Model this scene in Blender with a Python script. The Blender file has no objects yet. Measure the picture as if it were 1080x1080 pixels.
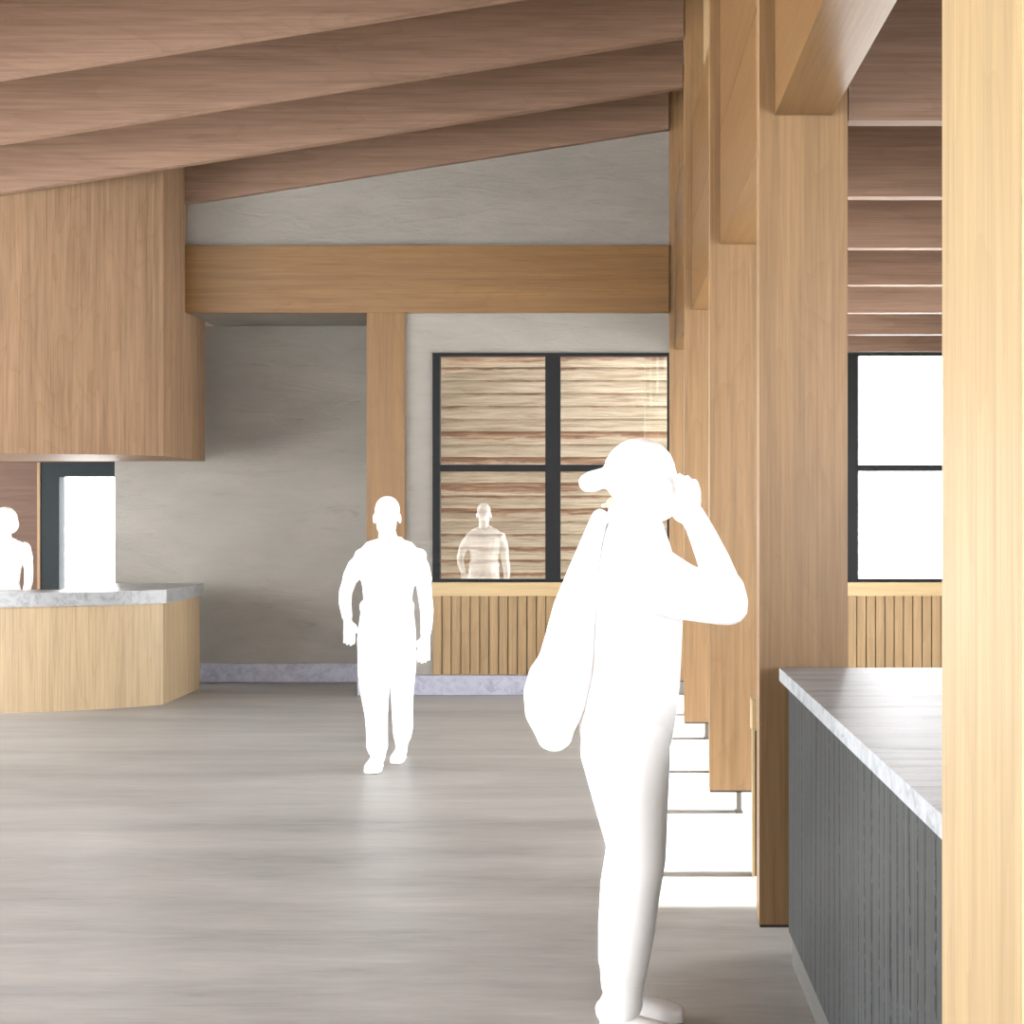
import bpy, bmesh, math, random
from mathutils import Vector, Matrix
random.seed(7)
scene = bpy.context.scene
COL = scene.collection
F, VX, VY, EYE = 1500.0, 640.0, 540.0, 1.65

# ------------------------------------------------------------------ helpers
def tag(o, label=None, cat=None, group=None, kind=None):
    if label: o['label'] = label
    if cat: o['category'] = cat
    if group: o['group'] = group
    if kind: o['kind'] = kind
    return o

def empty(name, loc, label=None, cat=None, group=None, kind=None):
    o = bpy.data.objects.new(name, None)
    COL.objects.link(o)
    o.location = loc
    o.empty_display_size = 0.1
    return tag(o, label, cat, group, kind)

def world_origin(o):
    v = Vector((0, 0, 0))
    while o is not None:
        v += o.location
        o = o.parent
    return v

def build(name, bm, mat, parent=None, origin=(0, 0, 0), bevel=0.0, smooth=False):
    """bm is in world coordinates; the object gets its origin at the parent's base (or at origin)."""
    if bevel > 0:
        es = [e for e in bm.edges if len(e.link_faces) == 2 and e.calc_face_angle(0) > 0.6]
        bmesh.ops.bevel(bm, geom=es, offset=bevel, segments=2, affect='EDGES', profile=0.5)
    bmesh.ops.recalc_face_normals(bm, faces=bm.faces)
    org = world_origin(parent) if parent is not None else Vector(origin)
    bmesh.ops.translate(bm, verts=bm.verts, vec=-org)
    me = bpy.data.meshes.new(name)
    bm.to_mesh(me)
    bm.free()
    if smooth:
        for p in me.polygons:
            p.use_smooth = True
    for m in (mat if isinstance(mat, (list, tuple)) else [mat]):
        me.materials.append(m)
    o = bpy.data.objects.new(name, me)
    COL.objects.link(o)
    if parent is not None:
        o.parent = parent
    else:
        o.location = org
    return o

def NB():
    return bmesh.new()

def box(bm, x0, x1, y0, y1, z0, z1):
    vs = [bm.verts.new((x, y, z)) for z in (z0, z1) for y in (y0, y1) for x in (x0, x1)]
    for f in ((0, 1, 3, 2), (4, 6, 7, 5), (0, 4, 5, 1), (1, 5, 7, 3), (3, 7, 6, 2), (2, 6, 4, 0)):
        bm.faces.new([vs[i] for i in f])
    return bm

def bx(x0, x1, y0, y1, z0, z1):
    return box(NB(), x0, x1, y0, y1, z0, z1)

def prism_y(bm, pts, y0, y1):
    """polygon pts in (x, z), extruded along y"""
    a = [bm.verts.new((x, y0, z)) for x, z in pts]
    b = [bm.verts.new((x, y1, z)) for x, z in pts]
    n = len(pts)
    bm.faces.new(a)
    bm.faces.new(b[::-1])
    for i in range(n):
        bm.faces.new((a[i], a[(i + 1) % n], b[(i + 1) % n], b[i]))
    return bm

def prism_z(bm, pts, z0, z1):
    """polygon pts in (x, y); z1 may be a function of x"""
    f = z1 if callable(z1) else (lambda x: z1)
    a = [bm.verts.new((x, y, z0)) for x, y in pts]
    b = [bm.verts.new((x, y, f(x))) for x, y in pts]
    n = len(pts)
    bm.faces.new(a[::-1])
    bm.faces.new(b)
    for i in range(n):
        bm.faces.new((a[i], a[(i + 1) % n], b[(i + 1) % n], b[i]))
    return bm

def strip_z(bm, outer, inner, z0, z1):
    """solid band between two open polylines of the same length in (x, y)"""
    f = z1 if callable(z1) else (lambda x: z1)
    rows = []
    for (ox, oy), (ix, iy) in zip(outer, inner):
        rows.append([bm.verts.new((ox, oy, z0)), bm.verts.new((ox, oy, f(ox))),
                     bm.verts.new((ix, iy, f(ix))), bm.verts.new((ix, iy, z0))])
    for a, b in zip(rows[:-1], rows[1:]):
        for i in range(4):
            j = (i + 1) % 4
            bm.faces.new((a[i], a[j], b[j], b[i]))
    bm.faces.new(rows[0])
    bm.faces.new(rows[-1][::-1])
    return bm

# ------------------------------------------------------------------ materials
def new_mat(name):
    m = bpy.data.materials.new(name)
    m.use_nodes = True
    nt = m.node_tree
    nt.nodes.clear()
    out = nt.nodes.new('ShaderNodeOutputMaterial')
    return m, nt, out

class G:
    """tiny node-graph helper"""
    def __init__(s, nt): s.nt = nt
    def n(s, t, **kw):
        d = s.nt.nodes.new(t)
        for k, v in kw.items():
            if k.startswith('i_'):
                d.inputs[k[2:].replace('_', ' ')].default_value = v
            else:
                setattr(d, k, v)
        return d
    def l(s, a, b): s.nt.links.new(a, b)
    def math(s, op, a, b=None, clamp=False):
        d = s.nt.nodes.new('ShaderNodeMath'); d.operation = op; d.use_clamp = clamp
        for i, v in enumerate((a, b)):
            if v is None: continue
            if hasattr(v, 'links'): s.l(v, d.inputs[i])
            else: d.inputs[i].default_value = v
        return d.outputs[0]
    def coords(s, scale, rnd=True, rot=(0, 0, 0)):
        tc = s.n('ShaderNodeTexCoord')
        src = tc.outputs['Object']
        if rnd:
            oi = s.n('ShaderNodeObjectInfo')
            mul = s.math('MULTIPLY', oi.outputs['Random'], 37.0)
            add = s.n('ShaderNodeVectorMath', operation='ADD')
            s.l(src, add.inputs[0]); s.l(mul, add.inputs[1])
            src = add.outputs[0]
        mp = s.n('ShaderNodeMapping')
        mp.inputs['Scale'].default_value = scale
        mp.inputs['Rotation'].default_value = rot
        s.l(src, mp.inputs['Vector'])
        return mp.outputs[0]
    def noise(s, vec, scale, detail=4, rough=0.55, dist=0.0):
        d = s.n('ShaderNodeTexNoise')
        d.inputs['Scale'].default_value = scale
        d.inputs['Detail'].default_value = detail
        d.inputs['Roughness'].default_value = rough
        d.inputs['Distortion'].default_value = dist
        s.l(vec, d.inputs['Vector'])
        return d.outputs['Fac']
    def ramp(s, fac, stops):
        d = s.n('ShaderNodeValToRGB')
        el = d.color_ramp.elements
        while len(el) > 1: el.remove(el[0])
        el[0].position, el[0].color = stops[0][0], (*stops[0][1], 1)
        for p, c in stops[1:]:
            e = el.new(p); e.color = (*c, 1)
        s.l(fac, d.inputs[0])
        return d.outputs[0]
    def mix(s, fac, a, b, mode='MIX'):
        d = s.n('ShaderNodeMix', data_type='RGBA', blend_type=mode)
        for sock, v in ((d.inputs[0], fac), (d.inputs[6], a), (d.inputs[7], b)):
            if hasattr(v, 'links'): s.l(v, sock)
            else: sock.default_value = v if isinstance(v, float) else (*v, 1)
        return d.outputs[2]
    def bump(s, h, strength, dist=0.01):
        d = s.n('ShaderNodeBump')
        d.inputs['Strength'].default_value = strength
        d.inputs['Distance'].default_value = dist
        s.l(h, d.inputs['Height'])
        return d.outputs[0]
    def bsdf(s, out, col, rough, normal=None, spec=0.5):
        b = s.n('ShaderNodeBsdfPrincipled')
        if hasattr(col, 'links'): s.l(col, b.inputs['Base Color'])
        else: b.inputs['Base Color'].default_value = (*col, 1)
        if hasattr(rough, 'links'): s.l(rough, b.inputs['Roughness'])
        else: b.inputs['Roughness'].default_value = rough
        b.inputs['Specular IOR Level'].default_value = spec
        if normal is not None: s.l(normal, b.inputs['Normal'])
        s.l(b.outputs[0], out.inputs['Surface'])
        return b

def sc(c, k): return tuple(min(1.0, v * k) for v in c)

def wood(name, col, axis, rough=0.5, contrast=1.0, spec=0.4):
    """timber with long fibres, cathedral rings and a few darker streaks running along axis"""
    m, nt, out = new_mat(name); g = G(nt)
    al = {'X': 0, 'Y': 1, 'Z': 2}[axis]
    def s(along): return tuple(along if i == al else 1.0 for i in range(3))
    fine = g.noise(g.coords(s(0.018)), 95, 5, 0.65, 0.2)
    band = g.noise(g.coords(s(0.035)), 20, 5, 0.6, 0.3)
    cath = g.noise(g.coords(s(0.16)), 2.3, 2, 0.5, 0.55)
    ring = g.math('FRACT', g.math('MULTIPLY', cath, 15.0))
    ring = g.math('POWER', ring, 5.0)
    knots = g.noise(g.coords(s(0.35)), 5.0, 3, 0.6, 1.4)
    kn = g.ramp(knots, [(0.68, (0, 0, 0)), (0.76, (1, 1, 1))])
    base = g.ramp(band, [(0.28, sc(col, 1 - 0.20 * contrast)), (0.5, col),
                         (0.72, sc(col, 1 + 0.16 * contrast))])
    fib = g.ramp(fine, [(0.3, (0.66, 0.62, 0.58)), (0.52, (.95, .95, .95)), (0.72, (1.12, 1.12, 1.12))])
    c = g.mix(0.75 * min(1, contrast), base, fib, 'MULTIPLY')
    c = g.mix(g.math('MULTIPLY', ring, 0.22 * contrast), c, sc((col[0] * .66, col[1] * .55, col[2] * .42), 1))
    c = g.mix(g.math('MULTIPLY', kn, 0.35 * contrast), c, sc((col[0] * .6, col[1] * .45, col[2] * .32), 1))
    g.bsdf(out, c, rough, g.bump(fine, 0.10, 0.004), spec)
    return m

def plaster(name, col, stretch=(0.22, 0.22, 1.0), bump=0.5):
    m, nt, out = new_mat(name); g = G(nt)
    big = g.noise(g.coords((0.5, 0.5, 1), False), 1.6, 4, 0.55, 0.5)
    wr = g.noise(g.coords(stretch, False), 9, 6, 0.62, 0.8)
    gr = g.noise(g.coords((1, 1, 1), False), 90, 3, 0.6)
    c = g.ramp(big, [(0.3, sc(col, 0.88)), (0.55, col), (0.75, sc(col, 1.10))])
    d = g.ramp(wr, [(0.24, (0.72, 0.71, 0.70)), (0.36, (0.94, .94, .94)), (0.6, (1, 1, 1))])
    c = g.mix(0.8, c, d, 'MULTIPLY')
    h = g.math('ADD', wr, g.math('MULTIPLY', gr, 0.18))
    g.bsdf(out, c, 0.75, g.bump(h, bump, 0.03), 0.25)
    return m

def floor_mat():
    m, nt, out = new_mat('streaked_grey_concrete'); g = G(nt)
    v = g.coords((0.17, 1.0, 1.0), False)
    a = g.noise(v, 2.6, 6, 0.6, 0.35)
    b = g.noise(g.coords((0.20, 1.0, 1.0), False), 15, 6, 0.62, 0.25)
    f = g.noise(g.coords((0.10, 1.0, 1.0), False), 55, 4, 0.65)
    mixed = g.math('ADD', g.math('MULTIPLY', a, 0.5), g.math('ADD', g.math('MULTIPLY', b, 0.32), g.math('MULTIPLY', f, 0.18)))
    k = FLOOR
    c = g.ramp(mixed, [(0.34, sc(k, 0.62)), (0.45, sc(k, 0.90)), (0.55, sc(k, 1.10)), (0.66, sc(k, 1.34))])
    r = g.math('ADD', g.math('MULTIPLY', b, 0.25), 0.32)
    g.bsdf(out, c, r, g.bump(b, 0.04, 0.01), 0.45)
    return m

def stone(name, col, dark, stretch, scale, rough=0.35, contrast=(0.3, 0.7), spec=0.5, fleck=False):
    m, nt, out = new_mat(name); g = G(nt)
    a = g.noise(g.coords(stretch, False), scale, 7, 0.65, 0.9)
    b = g.noise(g.coords((1, 1, 1), False), scale * (9 if fleck else 3.2), 4, 0.7)
    c = g.ramp(a, [(contrast[0], dark), (0.5, sc(col, 0.88)), (contrast[1], col)])
    d = g.ramp(b, [(0.30, (0.62, 0.60, 0.62)), (0.44, (1, 1, 1))])
    c = g.mix(0.55, c, d, 'MULTIPLY')
    g.bsdf(out, c, rough, None, spec)
    return m

def charcoal_wood():
    """charcoal stained panel, long broken vertical pores"""
    m, nt, out = new_mat('charcoal_stained_wood'); g = G(nt)
    f = g.noise(g.coords((1, 1, 0.02), False), 120, 4, 0.6, 0.2)
    lean = g.coords((1, 1, 0.06), False)
    wob = g.noise(lean, 2.2, 3, 0.5, 0.2)
    tc = g.n('ShaderNodeTexCoord')
    sep = g.n('ShaderNodeSeparateXYZ'); g.l(tc.outputs['Object'], sep.inputs[0])
    along = g.math('ADD', g.math('ADD', sep.outputs['Y'], sep.outputs['X']), g.math('MULTIPLY', wob, 0.42))
    fr = g.math('FRACT', g.math('MULTIPLY', along, 12.5))
    line = g.math('LESS_THAN', fr, 0.20)
    dots = g.noise(g.coords((1, 1, 0.5), False), 60, 2, 0.6)
    line = g.math('MULTIPLY', line, g.math('GREATER_THAN', dots, 0.42))
    c = g.ramp(f, [(0.3, (0.034, 0.036, 0.036)), (0.55, (0.060, 0.063, 0.063)), (0.75, (0.084, 0.088, 0.088))])
    c = g.mix(g.math('MULTIPLY', line, 0.75), c, (0.004, 0.0045, 0.0045))
    g.bsdf(out, c, 0.5, g.bump(f, 0.08, 0.003), 0.08)
    return m

def siding_mat():
    """pale lap boards with brown wavy bark edges"""
    m, nt, out = new_mat('live_edge_board_siding'); g = G(nt)
    tc = g.n('ShaderNodeTexCoord')
    sep = g.n('ShaderNodeSeparateXYZ'); g.l(tc.outputs['Object'], sep.inputs[0])
    wave = g.noise(g.coords((0.5, 0.5, 1.0), False), 4.0, 4, 0.6, 0.6)
    bandn = g.noise(g.coords((0.05, 0.05, 1.0), False), 3.6, 2, 0.5)
    fine = g.noise(g.coords((0.06, 0.06, 1.0), False), 34, 5, 0.65, 0.5)
    q = g.math('MULTIPLY', g.math('ADD', sep.outputs['Z'], .2), 1 / 0.135)
    fr = g.math('FRACT', q)
    wn = g.n('ShaderNodeTexWhiteNoise', noise_dimensions='1D')
    g.l(g.math('FLOOR', q), wn.inputs['W'])
    per = g.math('POWER', wn.outputs['Value'], 1.6)
    lim = g.math('ADD', g.math('MULTIPLY', per, 0.75), g.math('MULTIPLY', g.math('SUBTRACT', wave, 0.5), 1.1))
    d = g.math('SUBTRACT', lim, g.math('SUBTRACT', 1.0, fr))
    bark = g.math('MULTIPLY', g.math('MULTIPLY', d, 9.0, True), 0.9)
    pale = g.ramp(fine, [(0.3, (0.23, 0.195, 0.135)), (0.5, (0.40, 0.35, 0.26)), (0.7, (0.52, 0.475, 0.375))])
    brown = g.ramp(fine, [(0.35, (0.13, 0.065, 0.04)), (0.5, (0.25, 0.145, 0.09)), (0.68, (0.44, 0.32, 0.22))])
    c = g.mix(bark, pale, brown)
    g.bsdf(out, c, 0.7, g.bump(fine, 0.35, 0.02), 0.2)
    return m

def plain(name, col, rough=0.5, metallic=0.0, spec=0.5, var=0.06):
    m, nt, out = new_mat(name); g = G(nt)
    n = g.noise(g.coords((1, 1, 1), False), 14, 3, 0.6)
    c = g.ramp(n, [(0.3, sc(col, 1 - var)), (0.7, sc(col, 1 + var))])
    b = g.bsdf(out, c, rough, None, spec)
    b.inputs['Metallic'].default_value = metallic
    return m

def glass_mat(name, refl):
    """coated window glass: see-through with a mirror share"""
    m, nt, out = new_mat(name); g = G(nt)
    t = g.n('ShaderNodeBsdfTransparent'); t.inputs[0].default_value = (1, 1, 1, 1)
    r = g.n('ShaderNodeBsdfGlossy'); r.inputs['Roughness'].default_value = 0.0
    r.inputs['Color'].default_value = (1, 1, 1, 1)
    fr = g.n('ShaderNodeFresnel'); fr.inputs['IOR'].default_value = 1.45
    fac = g.math('ADD', fr.outputs[0], refl, True)
    mx = g.n('ShaderNodeMixShader')
    g.l(fac, mx.inputs[0]); g.l(t.outputs[0], mx.inputs[1]); g.l(r.outputs[0], mx.inputs[2])
    g.l(mx.outputs[0], out.inputs['Surface'])
    return m

FLOOR = (0.298, 0.294, 0.280)
C_JOIST = (0.218, 0.137, 0.095)  # beam timber with a cool skylight tint put into its colour
C_BEAM = (0.183, 0.098, 0.035)
C_COL = (0.250, 0.151, 0.072)
C_PALE = (0.385, 0.278, 0.145)
M = {}
M['joist'] = wood('skylight_tinted_timber', C_JOIST, 'X', 0.6, 1.0, 0.2)
M['beam_x'] = wood('amber_timber_lengthwise', C_BEAM, 'X', 0.45)
M['beam_y'] = wood('amber_timber_girder', C_BEAM, 'Y', 0.35, 1.0)
M['beam_z'] = wood('amber_timber_upright', C_BEAM, 'Z', 0.45)
M['column'] = wood('oak_timber_upright', C_COL, 'Z', 0.45, 0.9)
M['pale_z'] = wood('pale_ash_upright', C_PALE, 'Z', 0.42, 0.85)
M['pale_x'] = wood('pale_ash_lengthwise', C_PALE, 'X', 0.45, 0.7)
M['pale_y'] = wood('pale_ash_panel', C_PALE, 'Y', 0.45, 0.7)
M['drum'] = wood('honey_ash_veneer', (0.222, 0.142, 0.086), 'Z', 0.6, 1.1, 0.05)
M['desk'] = wood('beige_ash_veneer', (0.345, 0.255, 0.152), 'Z', 0.5, 0.9, 0.3)
M['brown_x'] = wood('brown_wall_board', (0.082, 0.045, 0.029), 'X', 0.6, 1.0, 0.2)
M['knotty'] = wood('knotty_pine', (0.255, 0.168, 0.082), 'Z', 0.5, 1.1)
M['concrete'] = plaster('trowelled_grey_concrete', (0.248, 0.230, 0.204))
M['floor'] = floor_mat()
M['granite'] = stone('lavender_granite', (0.34, 0.34, 0.405), (0.21, 0.205, 0.25), (1, 1, 1), 12, 0.6, (0.3, 0.66), 0.3, True)
M['slab'] = stone('mottled_grey_stone', (0.27, 0.276, 0.28), (0.14, 0.145, 0.149), (1, 1, 1), 13, 0.3)
M['marble'] = stone('streaked_grey_stone', (0.40, 0.42, 0.44), (0.20, 0.21, 0.22), (0.10, 1, 1), 14, 0.42, (0.3, 0.68), 0.2)
M['charcoal'] = charcoal_wood()
M['frame'] = plain('charcoal_metal_frame', (0.011, 0.0115, 0.012), 0.6, 0, 0.15)
M['plinth'] = plain('grey_metal_plinth', (0.09, 0.086, 0.08), 0.45)
M['steel'] = plain('grey_steel', (0.12, 0.11, 0.10), 0.5, 0.3)
M['dark'] = plain('dark_shoe_plate', (0.02, 0.018, 0.016), 0.6)
M['white'] = plain('matte_white', (0.955, 0.955, 0.955), 0.9, 0, 0.1, 0.0)
M['siding'] = siding_mat()
M['mirror_glass'] = glass_mat('coated_window_glass', 0.32)
M['glass'] = glass_mat('clear_window_glass', 0.02)
M['roofing'] = plain('brown_roof_boarding', (0.22, 0.13, 0.08), 0.7)

# ------------------------------------------------------------------ dimensions
YB = 12.83                 # plane of the end wall
BAY = 2.53
YC = [5.25, 7.78, 10.31, 12.84]
XL, XR = 0.5635, 0.889     # column faces
SL = 0.155                 # roof slope
def zroof(x): return 5.096 + SL * (x - XL)     # underside of the sloping joists
def X(px, d): return (px - VX) / F * d
def Z(py, d): return EYE + (VY - py) / F * d

# ------------------------------------------------------------------ setting
S = dict(kind='structure')
tag(build('floor', bx(-9.2, 3.5, -4.2, 16.2, -0.2, 0), M['floor']), kind='structure')
tag(build('ceiling', prism_y(NB(), [(-9.2, zroof(-9.2) + .6), (XR, zroof(XR) + .6), (XR, zroof(XR) + .72), (-9.2, zroof(-9.2) + .72)], -4.2, 16.2), M['roofing']), kind='structure')
tag(build('ceiling', bx(0.84, 3.42, -4.2, 13.0, 3.72, 3.86), M['roofing']), kind='structure')

# end wall: gable, piers round the first window, piers round the second
W1 = (X(456, YB), X(706, YB), Z(614, YB), Z(372, YB))
W2 = (X(894, YB), 3.35, Z(614, YB), Z(372, YB))
YW = YB + 0.03
bm = NB()
prism_y(bm, [(-3.795, 4.06), (3.4, 4.06), (3.4, 4.3), (.888, 4.3), (.888, 5.735), (-3.795, zroof(-3.795) + .59)], YW, YW + .3)
box(bm, X(425, YB), W1[0], YW, YW + .3, 0, 3.45)
box(bm, W1[0], XL + .14, YW, YW + .3, W1[3], 3.45)
box(bm, W1[1], W2[0], YW, YW + .3, 0, W1[3])
box(bm, XL + .14, 3.4, YW, YW + .3, W1[3], 3.45)
box(bm, W1[0], W1[1], YW + .08, YW + .3, 0, W1[2] - .005)
box(bm, W2[0], W2[1], YW + .08, YW + .3, 0, W2[2] - .005)
box(bm, -3.795, 3.4, YW + .06, YW + .3, 3.45, 4.06)
tag(build('wall_back', bm, M['concrete']), kind='structure')

YR = 13.75
bm = NB()
box(bm, X(121, YR), -1.95, YR, YR + .25, 0, 3.45)
box(bm, -2.16, -1.95, YW + .31, YR, 0, 3.45)
tag(build('wall_recess', bm, M['concrete']), kind='structure')
tag(build('ceiling', bx(-3.80, -1.95, YW + .31, YR + .25, 3.452, 3.6), M['concrete']), kind='structure')
tag(build('baseboard_recess', bx(X(122, YR), -2.165, YR - .05, YR, 0.012, .188), M['granite'], bevel=.004), kind='structure')
bm = NB()
box(bm, X(378, YB), XL - .002, YB - .055, YB + .02, 0.004, .18)
box(bm, XR + .004, 3.4, YB - .055, YB + .02, 0.004, .18)
tag(build('baseboard_back', bm, M['granite'], bevel=.004), kind='structure')

# wainscots under the two windows
def wainscot(name, x0, x1, ztop):
    root = empty(name, ((x0 + x1) / 2, YB, .18), kind='structure')
    build('sill_board', bx(x0, x1, YB - .01, YB + .10, ztop - .125, ztop - .002), M['pale_x'], root, bevel=.003)
    bm = NB(); n = int(round((x1 - x0) / .0865)); w = (x1 - x0) / n
    for i in range(n):
        box(bm, x0 + i * w + .0045, x0 + (i + 1) * w - .0045, YB + .004, YB + .05, .182, ztop - .127)
    build('upright_boards', bm, M['knotty'], root, bevel=.002)
    build('backing', bx(x0, x1, YB + .055, YB + .10, .182, ztop - .127), M['dark'], root)
    return root
wainscot('trim_1', W1[0], W1[1] - .005, W1[2])
wainscot('trim_2', W2[0], W2[1], W2[2])

def window(name, x0, x1, z0, z1, y, mull, trans, glass, fw=(.06, .02, .03, .03), depth=.10):
    """mull: list of (x0, x1); trans: (z0, z1); fw: left, right, bottom, top frame widths"""
    root = empty(name, ((x0 + x1) / 2, y, z0), kind='structure')
    bm = NB()
    box(bm, x0, x0 + fw[0], y, y + depth, z0, z1)
    box(bm, x1 - fw[1], x1, y, y + depth, z0, z1)
    box(bm, x0 + fw[0], x1 - fw[1], y, y + depth, z0, z0 + fw[2])
    box(bm, x0 + fw[0], x1 - fw[1], y, y + depth, z1 - fw[3], z1)
    build('window_frame', bm, M['frame'], root, bevel=.003)
    for a, b in mull:
        build('mullion', bx(a, b, y + .002, y + depth, z0 + fw[2], z1 - fw[3]), M['frame'], root)
    xs = [x0 + fw[0]] + [v for p in mull for v in p] + [x1 - fw[1]]
    zs = [z0 + fw[2]] + ([trans[0], trans[1]] if trans else []) + [z1 - fw[3]]
    for i in range(0, len(xs), 2):
        if trans:
            build('transom', bx(xs[i], xs[i + 1], y + .012, y + depth - .01, trans[0], trans[1]), M['frame'], root)
        for j in range(0, len(zs), 2):
            bm = NB()
            v = [bm.verts.new(p) for p in ((xs[i], y + .05, zs[j]), (xs[i + 1], y + .05, zs[j]), (xs[i + 1], y + .05, zs[j + 1]), (xs[i], y + .05, zs[j + 1]))]
            bm.faces.new(v)
            build('glass_pane', bm, glass, root)
    return root
TR = (Z(497, YB), Z(490, YB))
window('window_1', *W1[:2], W1[2], W1[3], YB + .01, [(X(575, YB), X(591, YB))], TR, M['mirror_glass'], (.066, .018, .026, .028))
window('window_2', *W2[:2], W2[2], W2[3], YB + .01, [], TR, M['glass'], (.10, .08, .03, .026))

# right side wall with tall glazing that lets the sun in
XW = 3.3
bm = NB()
box(bm, XW, XW + .2, -4.2, 2.0, 2.9, 3.72)
box(bm, XW, XW + .2, 2.0, 5.37, 0, 3.72)
box(bm, XW, XW + .2, 5.37, 5.66, 2.30, 3.72)
box(bm, XW, XW + .2, 5.66, 5.98, 0, 3.72)
box(bm, XW, XW + .2, 5.98, 13.2, 2.86, 3.72)
box(bm, XW, XW + .2, 12.80, 13.2, 0, 2.86)
tag(build('wall_right', bm, M['concrete']), kind='structure')
root = empty('window_3', (XW + .05, 9.4, 0), kind='structure')
bm = NB()
box(bm, XW + .02, XW + .12, 5.98, 12.80, 0, .06)
box(bm, XW + .02, XW + .12, 5.98, 12.80, 2.80, 2.86)
build('window_frame', bm, M['frame'], root)
ym = [5.98, 7.15, 8.40, 9.65, 10.92, 12.20, 12.80]
for y in ym[1:-1]:
    build('mullion', bx(XW + .04, XW + .10, y - .012, y + .012, .06, 2.80), M['frame'], root)
for a, b in zip(ym[:-1], ym[1:]):
    bm = NB()
    bm.faces.new([bm.verts.new(p) for p in ((XW + .07, a + .012, .06), (XW + .07, b - .012, .06), (XW + .07, b - .012, 2.8), (XW + .07, a + .012, 2.8))])
    build('glass_pane', bm, M['glass'], root)

# left side and the side behind the viewer: unseen glazing added to bring in daylight
def glazed_side(name, axis, pos, a0, a1, zt, step):
    mid = (a0 + a1) / 2
    root = empty(name, (pos, mid, 0) if axis == 'Y' else (mid, pos, 0), kind='structure')
    def bar(p0, p1, z0, z1, t=.05):
        return (pos - t, pos + t, p0, p1, z0, z1) if axis == 'Y' else (p0, p1, pos - t, pos + t, z0, z1)
    bm = NB()
    box(bm, *bar(a0, a1, 0, .08)); box(bm, *bar(a0, a1, zt - .1, zt))
    box(bm, *bar(a0, a0 + .08, .08, zt - .1)); box(bm, *bar(a1 - .08, a1, .08, zt - .1))
    build('window_frame', bm, M['frame'], root)
    n = max(1, int(round((a1 - a0) / step))); w = (a1 - a0) / n
    for i in range(1, n):
        build('mullion', box(NB(), *bar(a0 + i * w - .03, a0 + i * w + .03, .08, zt - .1, .04)), M['frame'], root)
    for i in range(n):
        p, q = a0 + i * w, a0 + (i + 1) * w
        bm = NB()
        pts = [(p, .08), (q, .08), (q, zt - .1), (p, zt - .1)]
        bm.faces.new([bm.verts.new((pos, t, z) if axis == 'Y' else (t, pos, z)) for t, z in pts])
        build('glass_pane', bm, M['glass'], root)
glazed_side('added_window_4', 'Y', -9.1, -4.1, 16.1, 3.6, 2.7)  # unseen glazing, added for side light and light into the recess
glazed_side('added_window_5', 'X', -4.1, -9.0, -4.3, 3.6, 2.4)  # unseen glazing, added for light from the front left
glazed_side('added_window_8', 'X', -4.1, 1.5, 3.3, 3.4, 1.8)  # unseen glazing, added to brighten the near sides of the people
glazed_side('added_window_6', 'Y', XW + .1, -4.0, 2.0, 2.9, 1.8)  # unseen opening, added so sunlit floor bounces light onto the people
glazed_side('window_7', 'Y', XW + .1, 5.37, 5.66, 2.30, .4)
bm = NB()
box(bm, -9.2, -9.0, -4.2, 16.2, 3.6, 4.2)
tag(build('wall_left', bm, M['concrete']), kind='structure')
bm = NB()
box(bm, -4.2, 1.5, -4.2, -4.0, 0, 5.4)  # unseen dark wall, added to keep bright sky out of the window reflection
box(bm, 1.5, 3.3, -4.2, -4.0, 3.4, 3.72)
tag(build('added_wall_front', bm, M['brown_x']), kind='structure')

# back room behind the desk: brown board wall and a dark framed glazed door
YD = 15.2
DX0 = X(43, YD)
bm = NB()
box(bm, -9.0, DX0, YD, YD + .15, 0, 4.2)
box(bm, DX0, -4.7, YD, YD + .15, Z(488, YD), 4.2)
tag(build('wall_inner', bm, M['brown_x']), kind='structure')
root = empty('door_1', (DX0 + .6, YD, 0), kind='structure')
dz = Z(488, YD)
bm = NB()
box(bm, DX0 + .012, X(64, YD), YD - .04, YD + .12, 0, dz)
box(bm, X(64, YD), -4.70, YD - .04, YD + .12, Z(503, YD), dz)
box(bm, -4.78, -4.70, YD - .04, YD + .12, 0, Z(503, YD))
build('door_frame', bm, plain('door_frame_slate', (.012, .016, .018), .6, 0, .12), root, bevel=.004)
bm = NB()
bm.faces.new([bm.verts.new(p) for p in ((X(64, YD), YD + .04, .02), (-4.78, YD + .04, .02), (-4.78, YD + .04, Z(503, YD)), (X(64, YD), YD + .04, Z(503, YD)))])
build('glass_pane', bm, M['glass'], root)
tag(build('trim_3', bx(DX0 - .02, DX0 + .012, YD - .05, YD, 0, dz), M['beam_z']), kind='structure')

# neighbouring wall seen through the first window
bm = NB()
z = -.2
while z < 4.6:
    h = .135
    prism = [(0, z), (-.012, z + h), (-.03, z + .001)]
    vs0 = [bm.verts.new((-4.6, 15.0 + dy, zz)) for dy, zz in ((.05, z), (-.028, z), (-.006, z + h), (.05, z + h))]
    vs1 = [bm.verts.new((1.9, 15.0 + dy, zz)) for dy, zz in ((.05, z), (-.028, z), (-.006, z + h), (.05, z + h))]
    bm.faces.new(vs0); bm.faces.new(vs1[::-1])
    for i in range(4):
        j = (i + 1) % 4
        bm.faces.new((vs0[i], vs0[j], vs1[j], vs1[i]))
    z += h
tag(build('wall_outside', bm, M['siding']), kind='structure')

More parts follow.
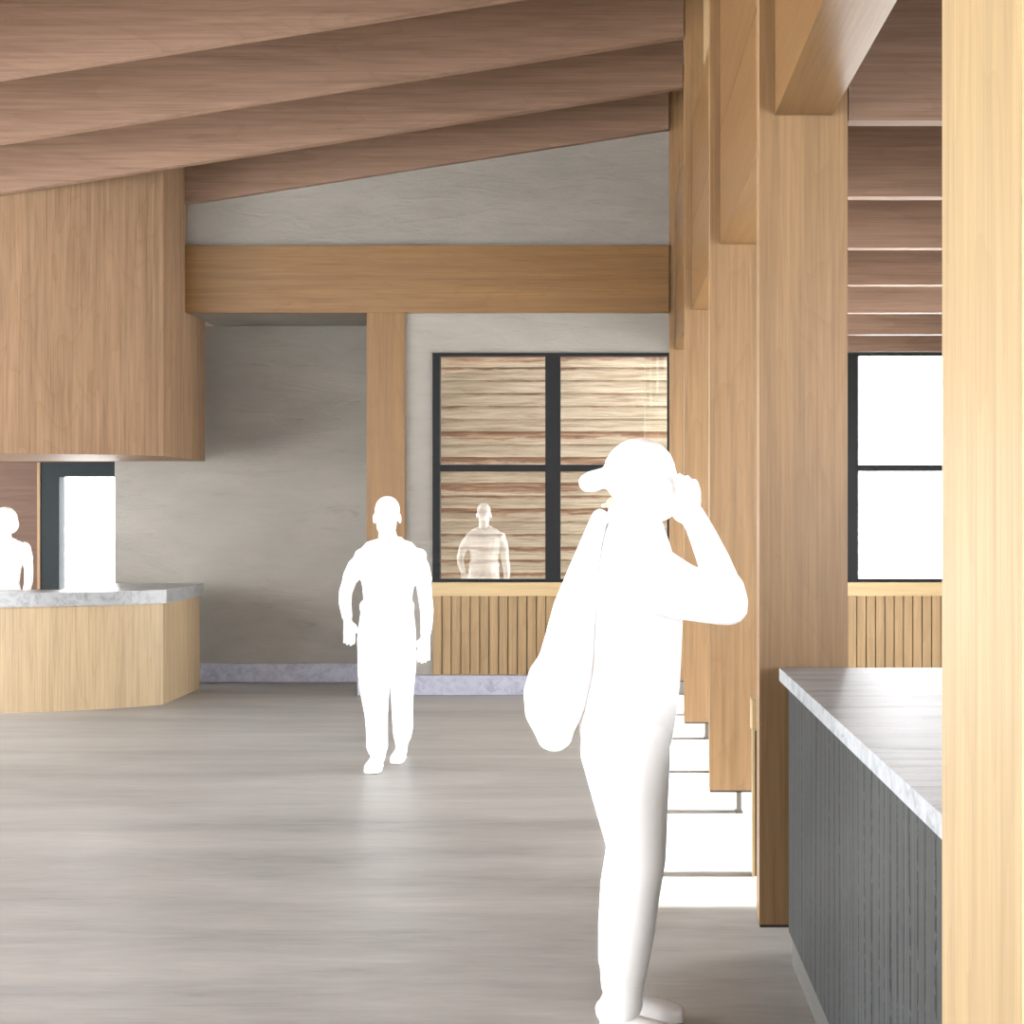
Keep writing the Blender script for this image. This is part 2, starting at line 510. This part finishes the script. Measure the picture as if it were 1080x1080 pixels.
# ------------------------------------------------------------------ timber frame
# tie beam and post of the end wall
o = build('tie_beam', bx(-3.797, XL - .003, YB - .02, YB + .09, 3.446, 4.052), M['beam_x'], origin=(-1.6, YB, 3.446), bevel=.004)
tag(o, 'wide horizontal amber timber beam crossing the concrete end wall above the window', 'beam')
o = build('wall_post', bx(X(387, YB), X(427, YB), YB - .016, YB + .5, .182, 3.444), M['beam_z'], origin=(-2, YB, .18), bevel=.004)
tag(o, 'flat amber timber post behind the walking person, between recessed wall and window', 'post')

# columns on steel feet
col_labels = ['wide oak column whose foot stands behind the end of the counter',
              'second oak column from the counter, raised on a thin steel foot with sunlit floor below',
              'third oak column from the counter, between the nearer raised column and the end wall',
              'slim looking oak column set against the end wall at the window edge']
def column(y, label):
    xc = (XL + XR) / 2
    root = empty('timber_column', (xc, y + .05, 0), label, 'column', 'oak columns in a row')
    build('shaft', bx(XL, XR, y, y + .10, .127, 5.69), M['column'], root, bevel=.003)
    build('shoe_plate', bx(XL + .002, XR - .002, y + .001, y + .099, .116, .126), M['dark'], root)
    build('steel_foot', bx(xc - .012, xc + .012, y + .02, y + .08, .008, .115), M['steel'], root)
    build('floor_plate', bx(xc - .02, xc + .02, y + .01, y + .09, .0005, .008), M['steel'], root)
    return root
for y, l in zip(YC, col_labels):
    column(y, l)

# girders spanning from column to column
gl = ['between the viewer and the counter end column, nearest of the row',
      'between the first and second oak columns',
      'between the second and third oak columns',
      'between the third oak column and the end wall']
spans = [(2.12, YC[0] - .003), (YC[0] + .103, YC[1] - .003), (YC[1] + .103, YC[2] - .003), (YC[2] + .103, YC[3] - .003)]
for (a, b), l in zip(spans, gl):
    m = (a + b) / 2
    o = build('lower_girder', bx(.62, .83, a, b, 3.114, 3.733), M['beam_y'], origin=(.725, m, 3.114), bevel=.003)
    tag(o, 'lower amber girder ' + l, 'beam', 'lower girders between columns')
    o = build('upper_girder', bx(.62, .83, a, b, 3.739, 4.49), M['beam_y'], origin=(.725, m, 3.739), bevel=.003)
    tag(o, 'upper amber girder ' + l.split(',')[0], 'beam', 'upper girders between columns')
    o = build('clerestory_panel', bx(.70, .80, a, b, 4.496, 5.7), M['pale_y'], origin=(.75, m, 4.496))
    tag(o, 'pale ash clerestory panel ' + l.split(',')[0], 'panel', 'clerestory panels')

# sloping roof joists of the hall
jl = {12.84: 'sloping rose brown joist lying on the top edge of the concrete gable',
      11.575: 'sloping joist just in front of the curved wooden bulkhead, second from the gable',
      10.31: 'sloping joist third from the concrete gable, crossing above the bulkhead',
      9.045: 'sloping joist fourth from the concrete gable, cut by the upper edge of the view'}
y = 12.84
k = 0
while y > -3.9:
    x0 = -3.797 if k == 0 else -9.0
    yy = y - .012
    y1 = yy + (.04 if k == 0 else .078)
    x1 = XL - .006 if abs((y - YC[0]) % BAY) < .2 or abs((y - YC[0]) % BAY - BAY) < .2 else .615
    pts = [(x0, zroof(x0)), (x1, zroof(x1)), (x1, zroof(x1) + .595), (x0, zroof(x0) + .595)]
    o = build('roof_joist', prism_y(NB(), pts, yy - (0.03 if k == 0 else 0), y1 - (0.004 if k == 0 else 0)), M['joist'], origin=(-3, yy, zroof(-3)), bevel=.002)
    key = round(y, 3)
    lab = next((v for kk, v in jl.items() if abs(kk - key) < .02), None)
    tag(o, lab or 'sloping joist overhead, number %d from the concrete gable, above the upper edge of the view' % (k + 1), 'joist', 'sloping roof joists')
    y -= BAY / 2
    k += 1
# eaves plate the joists land on
o = None

# flat joists of the side aisle
names = ['first', 'second', 'third', 'fourth', 'fifth', 'sixth', 'seventh']
ys = [5.25 + i * BAY / 2 for i in range(7)]
for i, y in enumerate(ys):
    if i == 6: y = 12.775
    o = build('aisle_joist', bx(XR + .004 if i % 2 == 0 else .834, XW - .002, y, y + (.075 if i < 6 else .05), 3.095, 3.715), M['joist'], origin=(2, y, 3.095), bevel=.002)
    tag(o, ('flat brown aisle joist directly above the far window' if i == 6 else 'flat brown aisle joist beside the columns, %s up from the far window' % names[6 - i]), 'joist', 'flat aisle joists')
for y in (3.87, 2.62):
    o = build('aisle_joist', bx(.834, XW - .002, y, y + .075, 3.095, 3.715), M['joist'], origin=(2, y, 3.095), bevel=.002)
    tag(o, 'flat brown aisle joist over the counter, ' + ('its face filling the upper edge' if y > 3 else 'out of view above'), 'joist', 'flat aisle joists')

# pale pier close to the viewer
bm = bx(.613, 1.0, 2.10, 2.60, .0, 3.112)
o = build('timber_pier', bm, M['pale_z'], origin=(.8, 2.35, 0), bevel=.004)
tag(o, 'tall pale ash pier closest to the viewer, hiding the near end of the counter', 'column')

# ------------------------------------------------------------------ bulkhead and reception desk
XS = -3.80
def curve(off=0.0, x1=XS):
    xs = [-7.0 + i * (x1 + 7.0) / 28 for i in range(29)]
    return [(x, 11.65 + off + .13 * (x + 5.4) ** 2 + .03 * (x + 5.4) ** 4 * (x > -5.4)) for x in xs]
YE = 13.28
ZB = 2.13
bm = NB()
pts = curve() + [(XS, 13.45), (-7.0, 13.45)]
prism_z(bm, pts, ZB, lambda x: zroof(x) + .55)
o = build('bulkhead', bm, M['drum'], origin=(-5.4, 12.5, ZB))
tag(o, 'big curved wooden bulkhead hanging from the roof over the reception desk', 'bulkhead')
for e in ():
    pass

root = empty('reception_desk', (-5.2, 12.3, 0), 'curved reception desk with pale ash front and thick grey stone top', 'desk')
outer = curve() + [(XS, 12.6), (XS, YE)]
inner = [(min(x, -4.62), max(yy, 0)) for x, yy in [(x, 12.16) for x, _ in curve()]] + [(-4.62, 12.62), (-4.62, YE)]
bm = NB()
o_f = curve() + [(XS, 12.6), (XS, YE)]
i_f = [(x, yy + .06) for x, yy in curve(x1=XS - .06)] + [(XS - .06, 12.6), (XS - .06, YE)]
strip_z(bm, o_f, i_f, .0, .868)
build('front_panel', bm, M['desk'], root)
bm = NB()
i_b = [(min(x, -4.66), yy + .45) for x, yy in curve(.06, XS - .07)]
o_b = [(x, yy) for x, yy in curve(.065, XS - .07)]
strip_z(bm, o_b + [(XS - .07, YE - .01)], i_b + [(-4.64, YE - .01)], .01, .865)
build('desk_body', bm, M['brown_x'], root)
bm = NB()
o_t = [(x, yy - .03) for x, yy in curve(x1=XS + .03)] + [(XS + .03, YE + .01)]
i_t = [(min(x, -4.67), 12.16 + .10 * max(0, (-4.67 - x)) * 0 + .0) for x, _ in curve(x1=XS + .03)] + [(-4.67, YE + .01)]
strip_z(bm, o_t, i_t, .87, .985)
build('stone_top', bm, M['slab'], root, bevel=.004)

# ------------------------------------------------------------------ counter beside the pier
root = empty('service_counter', (1.0, 3.9, 0), 'charcoal panelled bar counter with streaked grey stone top beside the columns', 'counter')
build('stone_top', bx(.631, 1.75, 2.62, 5.205, 1.033, 1.08), M['marble'], root, bevel=.003)
build('front_panel', bx(.664, .70, 2.63, 5.19, .12, 1.031), M['charcoal'], root)
build('counter_body', bx(.702, 1.70, 2.63, 5.19, .12, 1.031), M['charcoal'], root)
build('plinth', bx(.676, 1.68, 2.64, 5.18, 0, .118), M['plinth'], root)

# low dark units standing mid-bay behind the columns
for y, lab in ((6.43, 'low dark unit with wooden cap, half hidden behind the column at the counter end'),
               (8.98, 'low dark unit with wooden cap, hidden behind the second oak column'),
               (11.52, 'low dark unit with wooden cap, hidden behind the third oak column')):
    root = empty('low_unit', (.85, y + .05, 0), lab, 'unit', 'low units between the columns')
    xo = .658
    build('unit_body', bx(xo + .012, 1.0, y + .012, y + .098, .0, .66), M['charcoal'], root)
    build('unit_side', bx(xo, xo + .012, y, y + .035, .0, .66), M['pale_z'], root)
    build('cap', bx(xo, 1.01, y, y + .11, .662, .80), M['pale_x'], root, bevel=.004)

# ------------------------------------------------------------------ people
def frame(t, hint):
    t = t.normalized()
    a = hint - t * hint.dot(t)
    if a.length < 1e-5:
        a = Vector((1, 0, 0)) - t * t.x
    a.normalize()
    return a, t.cross(a)

def tube(bm, st, hint, seg=20, caps=True, round_ends=True):
    """st: list of (centre, half width along hint, half width across); rounded caps"""
    st = [(Vector(c), a, b) for c, a, b in st]
    hint = Vector(hint)
    if round_ends:
        d0 = (st[0][0] - st[1][0]).normalized(); d1 = (st[-1][0] - st[-2][0]).normalized()
        def cap(c, a, b, d):
            r = min(a, b)
            return [(c + d * r * .9, a * .35, b * .35), (c + d * r * .6, a * .78, b * .78)]
        st = cap(*st[0], d0) + st + cap(*st[-1], d1)[::-1]
    rings = []
    for i, (c, a, b) in enumerate(st):
        p = st[max(0, i - 1)][0]; q = st[min(len(st) - 1, i + 1)][0]
        u, v = frame(q - p, hint)
        rings.append([bm.verts.new(c + u * a * math.cos(2 * math.pi * k / seg) + v * b * math.sin(2 * math.pi * k / seg)) for k in range(seg)])
    for r, s in zip(rings[:-1], rings[1:]):
        for k in range(seg):
            bm.faces.new((r[k], r[(k + 1) % seg], s[(k + 1) % seg], s[k]))
    bm.faces.new(rings[0][::-1]); bm.faces.new(rings[-1])

def ell(bm, c, r, rot=None, seg=20):
    mat = Matrix.Translation(Vector(c)) @ (rot.to_4x4() if rot is not None else Matrix.Identity(4)) @ Matrix.Diagonal((*r, 1))
    bmesh.ops.create_uvsphere(bm, u_segments=seg, v_segments=seg // 2, radius=1, matrix=mat)

def head(bm, c, fwd, up, h=.235, w=.155, d=.19):
    """skull, jaw, brow, nose, lips, chin and ears; c is the middle of the head"""
    fwd = Vector(fwd).normalized(); up = Vector(up).normalized()
    side = fwd.cross(up).normalized(); up = side.cross(fwd).normalized()
    R = Matrix((side, fwd, up)).transposed()
    c = Vector(c)
    P = lambda s, f, u: c + side * s + fwd * f + up * u
    ell(bm, P(0, -.008, .032), (w / 2, d / 2, h * .37), R)
    ell(bm, P(0, .018, -.035), (w * .41, d * .38, h * .355), R)
    ell(bm, P(0, .040, -.085), (w * .27, d * .24, h * .14), R)
    ell(bm, P(0, .076, .022), (w * .34, .016, .014), R)
    ell(bm, P(0, .092, -.022), (.014, .020, .017), R)
    tube(bm, [(P(0, .082, .012), .007, .008), (P(0, .096, -.018), .011, .011)], side, 12)
    for s in (-1, 1):
        ell(bm, P(s * .033, .072, .004), (.014, .012, .010), R)
        ell(bm, P(s * (w / 2 + .004), -.008, -.004), (.009, .020, .032), R)
        ell(bm, P(s * .040, .055, -.028), (.022, .022, .020), R)
    ell(bm, P(0, .080, -.055), (.025, .012, .008), R)
    ell(bm, P(0, .072, -.095), (.024, .017, .016), R)

def hand(bm, wrist, d, thumb, curl=.5, k=1.0, spread=.0):
    """palm, four unequal bent fingers, thumb leaving the side near the base"""
    wrist = Vector(wrist); d = Vector(d).normalized(); thumb = Vector(thumb)
    th = (thumb - d * thumb.dot(d)).normalized()
    nrm = d.cross(th).normalized()
    W = lambda a, b, c: wrist + (d * a + th * b + nrm * c) * k
    tube(bm, [(W(-.02, 0, 0), .026 * k, .019 * k), (W(.02, .002, 0), .032 * k, .017 * k), (W(.06, .002, 0), .041 * k, .015 * k), (W(.088, 0, 0), .040 * k, .013 * k)], th, 16)
    for i, (off, L) in enumerate(((.030, .074), (.010, .084), (-.011, .078), (-.031, .060))):
        p = W(.084, off, 0); ang = 0.0; st = [(W(.06, off * .9, 0), .0095 * k, .0095 * k), (p, .0095 * k, .0095 * k)]
        for seg_l, dr in ((.44, .9), (.32, .8), (.24, .7)):
            ang += curl * (.75 + .1 * i)
            dirv = d * math.cos(ang) + nrm * math.sin(ang) + th * (off * spread * 6)
            p = p + dirv.normalized() * (L * seg_l * k)
            st.append((p, .0092 * dr * k + .001, .0092 * dr * k + .001))
        tube(bm, st, th, 10)
    st = [(W(.012, .020, .004), .013 * k, .013 * k), (W(.036, .046, .010), .0125 * k, .012 * k), (W(.062, .058, .018), .0105 * k, .0105 * k), (W(.086, .058, .026), .0085 * k, .0085 * k)]
    tube(bm, st, nrm, 10)

def fused(name, bm, parent, voxel=.006, smooth=3, mat=None):
    """fuse overlapping volumes in bm (world coordinates) into one continuous skin"""
    me = bpy.data.meshes.new(name + '_raw')
    bmesh.ops.recalc_face_normals(bm, faces=bm.faces)
    bmesh.ops.translate(bm, verts=bm.verts, vec=-world_origin(parent))
    bm.to_mesh(me); bm.free()
    o = bpy.data.objects.new(name, me)
    COL.objects.link(o)
    r = o.modifiers.new('r', 'REMESH'); r.mode = 'VOXEL'; r.voxel_size = voxel; r.use_smooth_shade = True
    s = o.modifiers.new('s', 'SMOOTH'); s.iterations = smooth; s.factor = .5
    dg = bpy.context.evaluated_depsgraph_get()
    new = bpy.data.meshes.new_from_object(o.evaluated_get(dg))
    new.name = name
    o.modifiers.clear()
    o.data = new
    bpy.data.meshes.remove(me)
    new.materials.clear(); new.materials.append(mat or M['white'])
    for p in new.polygons: p.use_smooth = True
    o.parent = parent
    return o

def shoe(bm, ankle, heel, toe, sole_z, w=.046):
    """heel, toe: ground points (x, y)"""
    h = Vector((heel[0], heel[1], sole_z)); t = Vector((toe[0], toe[1], sole_z))
    d = (t - h).normalized(); L = (t - h).length
    side = d.cross(Vector((0, 0, 1)))
    P = lambda f, z: h + d * (L * f) + Vector((0, 0, z))
    tube(bm, [(P(.12, .042), w * .75, .040), (P(.30, .050), w * .82, .048), (P(.52, .042), w * .95, .040), (P(.72, .034), w * 1.1, .032), (P(.88, .028), w * .95, .026)], side, 16)
    tube(bm, [(P(.08, .010), w * .78, .0105), (P(.35, .010), w * .84, .0105), (P(.72, .010), w * 1.16, .0105), (P(.92, .010), w * .95, .0105)], side, 16)
    tube(bm, [(P(.2, .05), .04, .05), (Vector(ankle), .04, .045)], side, 14)

# ---- the walking person -------------------------------------------------
D = 9.25
K = F / D
def wp(px, py, dy=0.0): return Vector((X(px, D), D + dy, Z(py, D)))
root = empty('person', (X(405, D), D, 0), 'white figure walking towards the viewer with arms swinging, in front of the timber post', 'person')
wk = root
hs = Vector((1, 0, 0))
def st(l):  # (px, py, half width px, depth half m, dy)
    return [(wp(a, b, e), c / K, d) for a, b, c, d, e in l]
body = NB()
head(body, wp(408.3, 546.5, -.01), (0, -1, 0), (0, 0, 1), .245, .158, .195)
tube(body, st([(408.5, 562, 9.2, .056, .01), (408.5, 572, 10.2, .06, .015), (408.8, 580, 17, .068, .02)]), hs)
tors = [(409, 574, 19, .055, .015), (410, 580, 30, .078, .015), (410, 590, 33.5, .098, .01), (410, 605, 31, .112, .0), (409.5, 618, 26.5, .11, -.005), (409, 634, 24.5, .105, -.005), (408.5, 645, 27, .112, .0), (408, 660, 29, .12, .01), (407.5, 674, 30.2, .122, .01), (407.5, 690, 29.5, .11, .008)]
tube(body, st(tors), hs)
armL = [(384, 591, 9.5, .055, .01), (375.5, 599, 9.2, .058, .015), (369, 610, 7.6, .050, .02), (364, 625, 6.9, .045, .02), (364.5, 637, 6.4, .042, -.01), (367.5, 650, 5.4, .036, -.04)]
armR = [(438, 591, 9.5, .055, .01), (443.3, 599, 9.0, .058, .0), (446.3, 612, 8.4, .050, .0), (448.2, 628, 7.4, .045, .0), (450.6, 644, 7.0, .042, -.02), (450.8, 660, 6.0, .036, -.05), (450, 668, 5.2, .030, -.06)]
tube(body, st(armL), hs); tube(body, st(armR), hs)
ell(body, wp(383.5, 586, .012), (.056, .056, .046)); ell(body, wp(439.5, 586, .012), (.058, .056, .046))
hand(body, wp(368.2, 655, -.045), Vector((.16, -.25, -1)), Vector((1, -.15, 0)), .25, 1.0)
hand(body, wp(450, 672, -.065), Vector((-.08, -.28, -1)), Vector((-1, -.35, 0)), -.28, 1.06)
legL = [(394.5, 688, 16.3, .10, .0), (395, 708, 16.0, .098, -.02), (396.5, 728, 14.2, .088, -.05), (399, 752, 11.0, .072, -.08), (400, 770, 10.2, .068, -.09), (400, 786, 10.2, .066, -.08), (401, 797, 7.2, .056, -.07)]
legR = [(422.5, 688, 15.6, .10, .02), (422.5, 708, 14.0, .098, .05), (422, 728, 11.3, .085, .09), (421.5, 752, 10.3, .072, .12), (421, 770, 10.0, .068, .17), (419.5, 782, 8.6, .062, .21), (418, 792, 6.6, .052, .24)]
tube(body, st(legL), hs); tube(body, st(legR), hs)
fused('body', body, root, .0052, 2)
def grow(l, k): return [(a, b, c + k * K, d + k, e) for a, b, c, d, e in l]
b = NB()
tube(b, st(grow(tors[1:7], .006)), hs); tube(b, st(grow(armL[:3], .006)), hs); tube(b, st(grow(armR[:3], .006)), hs)
ell(b, wp(383.5, 586, .012), (.062, .062, .050)); ell(b, wp(439.5, 586, .012), (.064, .062, .050))
ell(b, wp(382.5, 640, -.01), (.016, .06, .04)); ell(b, wp(434.5, 640, -.01), (.016, .06, .04))
fused('shirt', b, root, .008, 3)
b = NB()
tube(b, st(grow(tors[6:], .006)), hs); tube(b, st(grow(legL[:-1], .006)), hs); tube(b, st(grow(legR[:-1], .006)), hs)
fused('trousers', b, root, .008, 3)
xl, xr = X(400, D), X(417, D)
b = NB(); shoe(b, wp(400.5, 797, -.07), (xl + .0, D - .03), (xl + .0, D - .33), .001, .052); fused('shoe', b, root, .006, 2)
b = NB(); shoe(b, wp(418, 792, .24), (xr + .005, D + .30), (xr - .005, D + .02), .001, .042); fused('shoe', b, root, .006, 2)
b = NB()
ell(b, wp(408.3, 537.5, .012), (.080, .098, .090))
h = fused('hair', b, root, .007, 2)

# ---- the person taking a look outside (profile, facing the glazing) -------------
D = 4.5
K = F / D
ZS = EYE - D * (1090 - VY) / F
root = empty('person', (X(672, D), D, 0), 'white figure in backwards cap standing sideways near the counter, one arm raised to the face', 'person')
ph = root
hy = Vector((1, 0, 0))
def st2(l): return [(wp(a, b_, e), c / K, d) for a, b_, c, d, e in l]
body = NB()
head(body, wp(679, 512, .0), (1, .30, .12), (-.08, 0, 1), .262, .165, .205)
tube(body, st2([(671, 536, 20.5, .066, .0), (670, 550, 22, .07, .0), (668, 562, 30, .085, .0)]), hy)
tors = [(668, 556, 26, .09, .0), (669, 575, 36, .165, .0), (669, 600, 42, .185, .0), (671, 630, 46, .18, .0), (671.5, 660, 46, .17, .0), (671, 690, 45.5, .165, .0), (669, 720, 46, .17, .0), (664, 750, 47, .175, .0), (659, 775, 47.5, .172, .0)]
tube(body, st2(tors), hy)
def limb(bm, pts):
    """pts: (px, py, dy, radius m)"""
    tube(bm, [(wp(a, b_, e), r, r) for a, b_, e, r in pts], (0, 1, 0), 18)
arm_n = [(690, 608, -.17, .090), (715, 620, -.20, .080), (742, 627, -.22, .068), (760, 633, -.235, .056)]
fore_n = [(762, 634, -.235, .054), (757, 616, -.225, .056), (748, 590, -.20, .050), (738, 565, -.165, .043), (728, 542, -.12, .036)]
arm_f = [(690, 612, .16, .078), (712, 622, .18, .070), (738, 628, .19, .060), (757, 634, .19, .050)]
fore_f = [(761, 634, .19, .042), (757, 612, .16, .040), (748, 584, .12, .036), (738, 560, .09, .030), (730, 545, .075, .026)]
for l in (arm_n, fore_n, arm_f, fore_f): limb(body, l)
hand(body, wp(727, 548, -.115), Vector((-.08, .28, 1)), Vector((-.9, .3, 0)), .55, .98)
hand(body, wp(727, 545, .075), Vector((-.12, -.22, 1)), Vector((-.9, -.3, 0)), .55, .9)
ell(body, wp(721, 534, -.075), (.048, .045, .055))
legA = [(664, 768, 40, .098, -.085), (664, 800, 40, .096, -.088), (668, 850, 33.5, .086, -.09), (672, 900, 27.5, .074, -.09), (668, 930, 26, .07, -.09), (663, 975, 24.5, .066, -.09), (657, 1020, 22, .058, -.09), (657, 1052, 20, .052, -.09)]
legB = [(658, 768, 45, .098, .085), (655, 800, 42, .096, .088), (662, 850, 34.5, .086, .09), (669, 900, 28, .074, .09), (662, 940, 27.5, .07, .09), (657, 985, 25, .066, .09), (654, 1025, 22, .058, .09), (654, 1052, 20, .052, .09)]
tube(body, st2(legA), hy); tube(body, st2(legB), hy)
fused('body', body, root, .0062, 2)
def grow2(l, k): return [(a, b_, c + k * K, d + k, e) for a, b_, c, d, e in l]
b = NB()
tube(b, st2(grow2(tors[1:], .007)), hy)
limb(b, [(a, c, e, r + .008) for a, c, e, r in arm_n]); limb(b, [(a, c, e, r + .008) for a, c, e, r in arm_f])
limb(b, [(a, c, e, r + .007) for a, c, e, r in fore_n[:2]])
tube(b, st2([(664, 548, 26, .085, .0), (668, 562, 34, .11, .0)]), hy)
fused('jacket', b, root, .009, 3)
b = NB()
tube(b, st2(grow2(tors[-2:], .004)), hy); tube(b, st2(grow2(legA[:-1], .005)), hy); tube(b, st2(grow2(legB[:-1], .005)), hy)
fused('trousers', b, root, .009, 3)
for dy, ax in ((-.09, 657), (.09, 654)):
    b = NB(); shoe(b, wp(ax, 1052, dy), (X(ax - 27, D), D + dy), (X(ax + 74, D), D + dy * 1.25), .001, .05); fused('shoe', b, root, .007, 2)
b = NB()
R = Matrix.Rotation(math.radians(-14), 3, 'Y')
ell(b, wp(674.5, 499, .0), (.116, .098, .112), R)
ell(b, wp(683, 508, .0), (.098, .092, .125), R)
tube(b, [(wp(650, 501, 0), .022, .085), (wp(636, 504, 0), .032, .080), (wp(624, 508, 0), .034, .066), (wp(620, 509, 0), .031, .05)], (-.25, 0, 1), 18)
fused('cap', b, root, .007, 2)
# backpack: worn on the back
root = empty('backpack', (X(600, D), D, 0.9), 'white slouching backpack hanging from the back of the figure with the cap', 'backpack')
b = NB()
bp = [(633, 545, 9, .10, 0), (625, 572, 12.5, .135, 0), (617, 605, 18.5, .15, 0), (608.5, 640, 24.5, .155, 0), (602, 675, 27.5, .16, 0), (598.5, 698, 30.5, .155, 0), (591, 716, 34, .152, 0), (586.5, 735, 35, .15, 0), (584, 756, 30, .14, 0), (585, 772, 21, .12, 0)]
tube(b, st2(bp), hy)
fused('pack_bag', b, root, .008, 3)
b = NB()
for s in (-1, 1):
    b = NB()
    tube(b, [(wp(632, 551, s * .09), .010, .028), (wp(645, 546.5, s * .095), .010, .028), (wp(660, 548, s * .10), .010, .028)], (0, 0, 1), 12)
    fused('strap', b, root, .008, 1)

# ---- the person behind the desk ------------------------------------------
D = 13.0
K = F / D
root = empty('person', (X(3, D), D, 0), 'white figure standing behind the curved reception desk, one hand on its top', 'person')
def st3(l): return [(wp(a, b_, e), c / K, d) for a, b_, c, d, e in l]
body = NB()
head(body, wp(4, 550, -.01), (.15, -1, -.05), (0, 0, 1), .235, .15, .19)
tube(body, st3([(4, 562, 6.8, .053, .01), (4, 570, 8, .056, .015), (3.5, 576, 16, .065, .02)]), hs)
tors = [(3, 571, 17, .05, .01), (2.5, 577, 24, .08, .01), (2.5, 588, 22.5, .10, .0), (2.5, 600, 19, .11, -.01), (2.5, 615, 16.5, .098, .0), (2.5, 628, 18.5, .105, .01), (2.5, 645, 22, .12, .02), (2.5, 660, 22, .118, .02)]
tube(body, st3(tors), hs)
aR = [(25.5, 578, 6.2, .054, .0), (29, 590, 5.2, .048, .0), (31.5, 602, 4.5, .042, -.02), (34, 613, 4.2, .038, -.08), (36, 621, 3.8, .034, -.16)]
aL = [(-20, 578, 6.2, .054, .0), (-25, 592, 5.2, .048, .01), (-28, 606, 4.5, .042, -.0), (-27, 618, 4.2, .038, -.08), (-25, 627, 3.6, .034, -.2)]
tube(body, st3(aR), hs); tube(body, st3(aL), hs)
hand(body, wp(36.4, 624, -.19), Vector((.02, -.75, -.55)), Vector((-1, -.1, 0)), .3, .9)
hand(body, wp(-25, 630, -.22), Vector((.1, -.6, -.8)), Vector((1, -.1, 0)), .3, .9)
lA = [(-7, 655, 11.5, .095, .02), (-7.5, 675, 9.8, .09, .02), (-8, 694, 7.6, .07, .015), (-8, 710, 6.8, .066, .03), (-8, 726, 5.0, .05, .04)]
lB = [(a + 20, *r) for a, *r in lA]
tube(body, st3(lA), hs); tube(body, st3(lB), hs)
fused('body', body, root, .0055, 2)
b = NB(); tube(b, st3([(a, b_, c + .7, d + .006, e) for a, b_, c, d, e in tors[1:6]]), hs)
tube(b, st3([(a, b_, c + .7, d + .006, e) for a, b_, c, d, e in aR[:2]]), hs); tube(b, st3([(a, b_, c + .7, d + .006, e) for a, b_, c, d, e in aL[:2]]), hs)
fused('shirt', b, root, .009, 2)
b = NB(); tube(b, st3([(a, b_, c + .7, d + .006, e) for a, b_, c, d, e in tors[5:]]), hs)
tube(b, st3([(a, b_, c + .7, d + .006, e) for a, b_, c, d, e in lA]), hs); tube(b, st3([(a, b_, c + .7, d + .006, e) for a, b_, c, d, e in lB]), hs)
fused('trousers', b, root, .009, 2)
b = NB(); ell(b, wp(4.4, 547, .02), (.108, .115, .108)); ell(b, wp(7, 553, .05), (.09, .07, .09)); fused('hair', b, root, .008, 2)
for s in (-8, 12):
    b = NB(); shoe(b, wp(s, 726, .04), (X(s, D), D + .08), (X(s, D), D - .19), .001, .042); fused('shoe', b, root, .008, 2)

# ------------------------------------------------------------------ light
w = bpy.data.worlds.new('bright_overcast')
scene.world = w
w.use_nodes = True
bg = w.node_tree.nodes['Background']
bg.inputs[0].default_value = (0.97, 0.985, 1.0, 1)
bg.inputs[1].default_value = 12.0
sun = bpy.data.lights.new('sun', 'SUN')
sun.energy = 26.0
sun.angle = math.radians(2.2)
sun.color = (1.0, 0.96, 0.9)
so = bpy.data.objects.new('sun', sun)
COL.objects.link(so)
el = math.radians(40)
so.rotation_euler = Vector((-math.cos(el), 0.0, -math.sin(el))).to_track_quat('-Z', 'Y').to_euler()
so.location = (8, 8, 8)

# ------------------------------------------------------------------ camera
cam = bpy.data.cameras.new('camera')
cam.sensor_width = 36.0
cam.lens = 36.0 * F / 1080.0
cam.shift_x = (540.0 - VX) / 1080.0
cam.clip_start = 0.05
co = bpy.data.objects.new('camera', cam)
COL.objects.link(co)
co.location = (0, 0, EYE)
co.rotation_euler = (math.pi / 2, 0, 0)
scene.camera = co

scene.view_settings.view_transform = 'Standard'
scene.view_settings.look = 'None'
scene.view_settings.gamma = 1.0
scene.view_settings.exposure = 0.5
scene.view_settings.use_curve_mapping = False
scene.cycles.use_denoising = True
scene.cycles.max_bounces = 12
scene.cycles.diffuse_bounces = 8
scene.cycles.transparent_max_bounces = 16
scene.cycles.caustics_reflective = False
scene.cycles.caustics_refractive = False
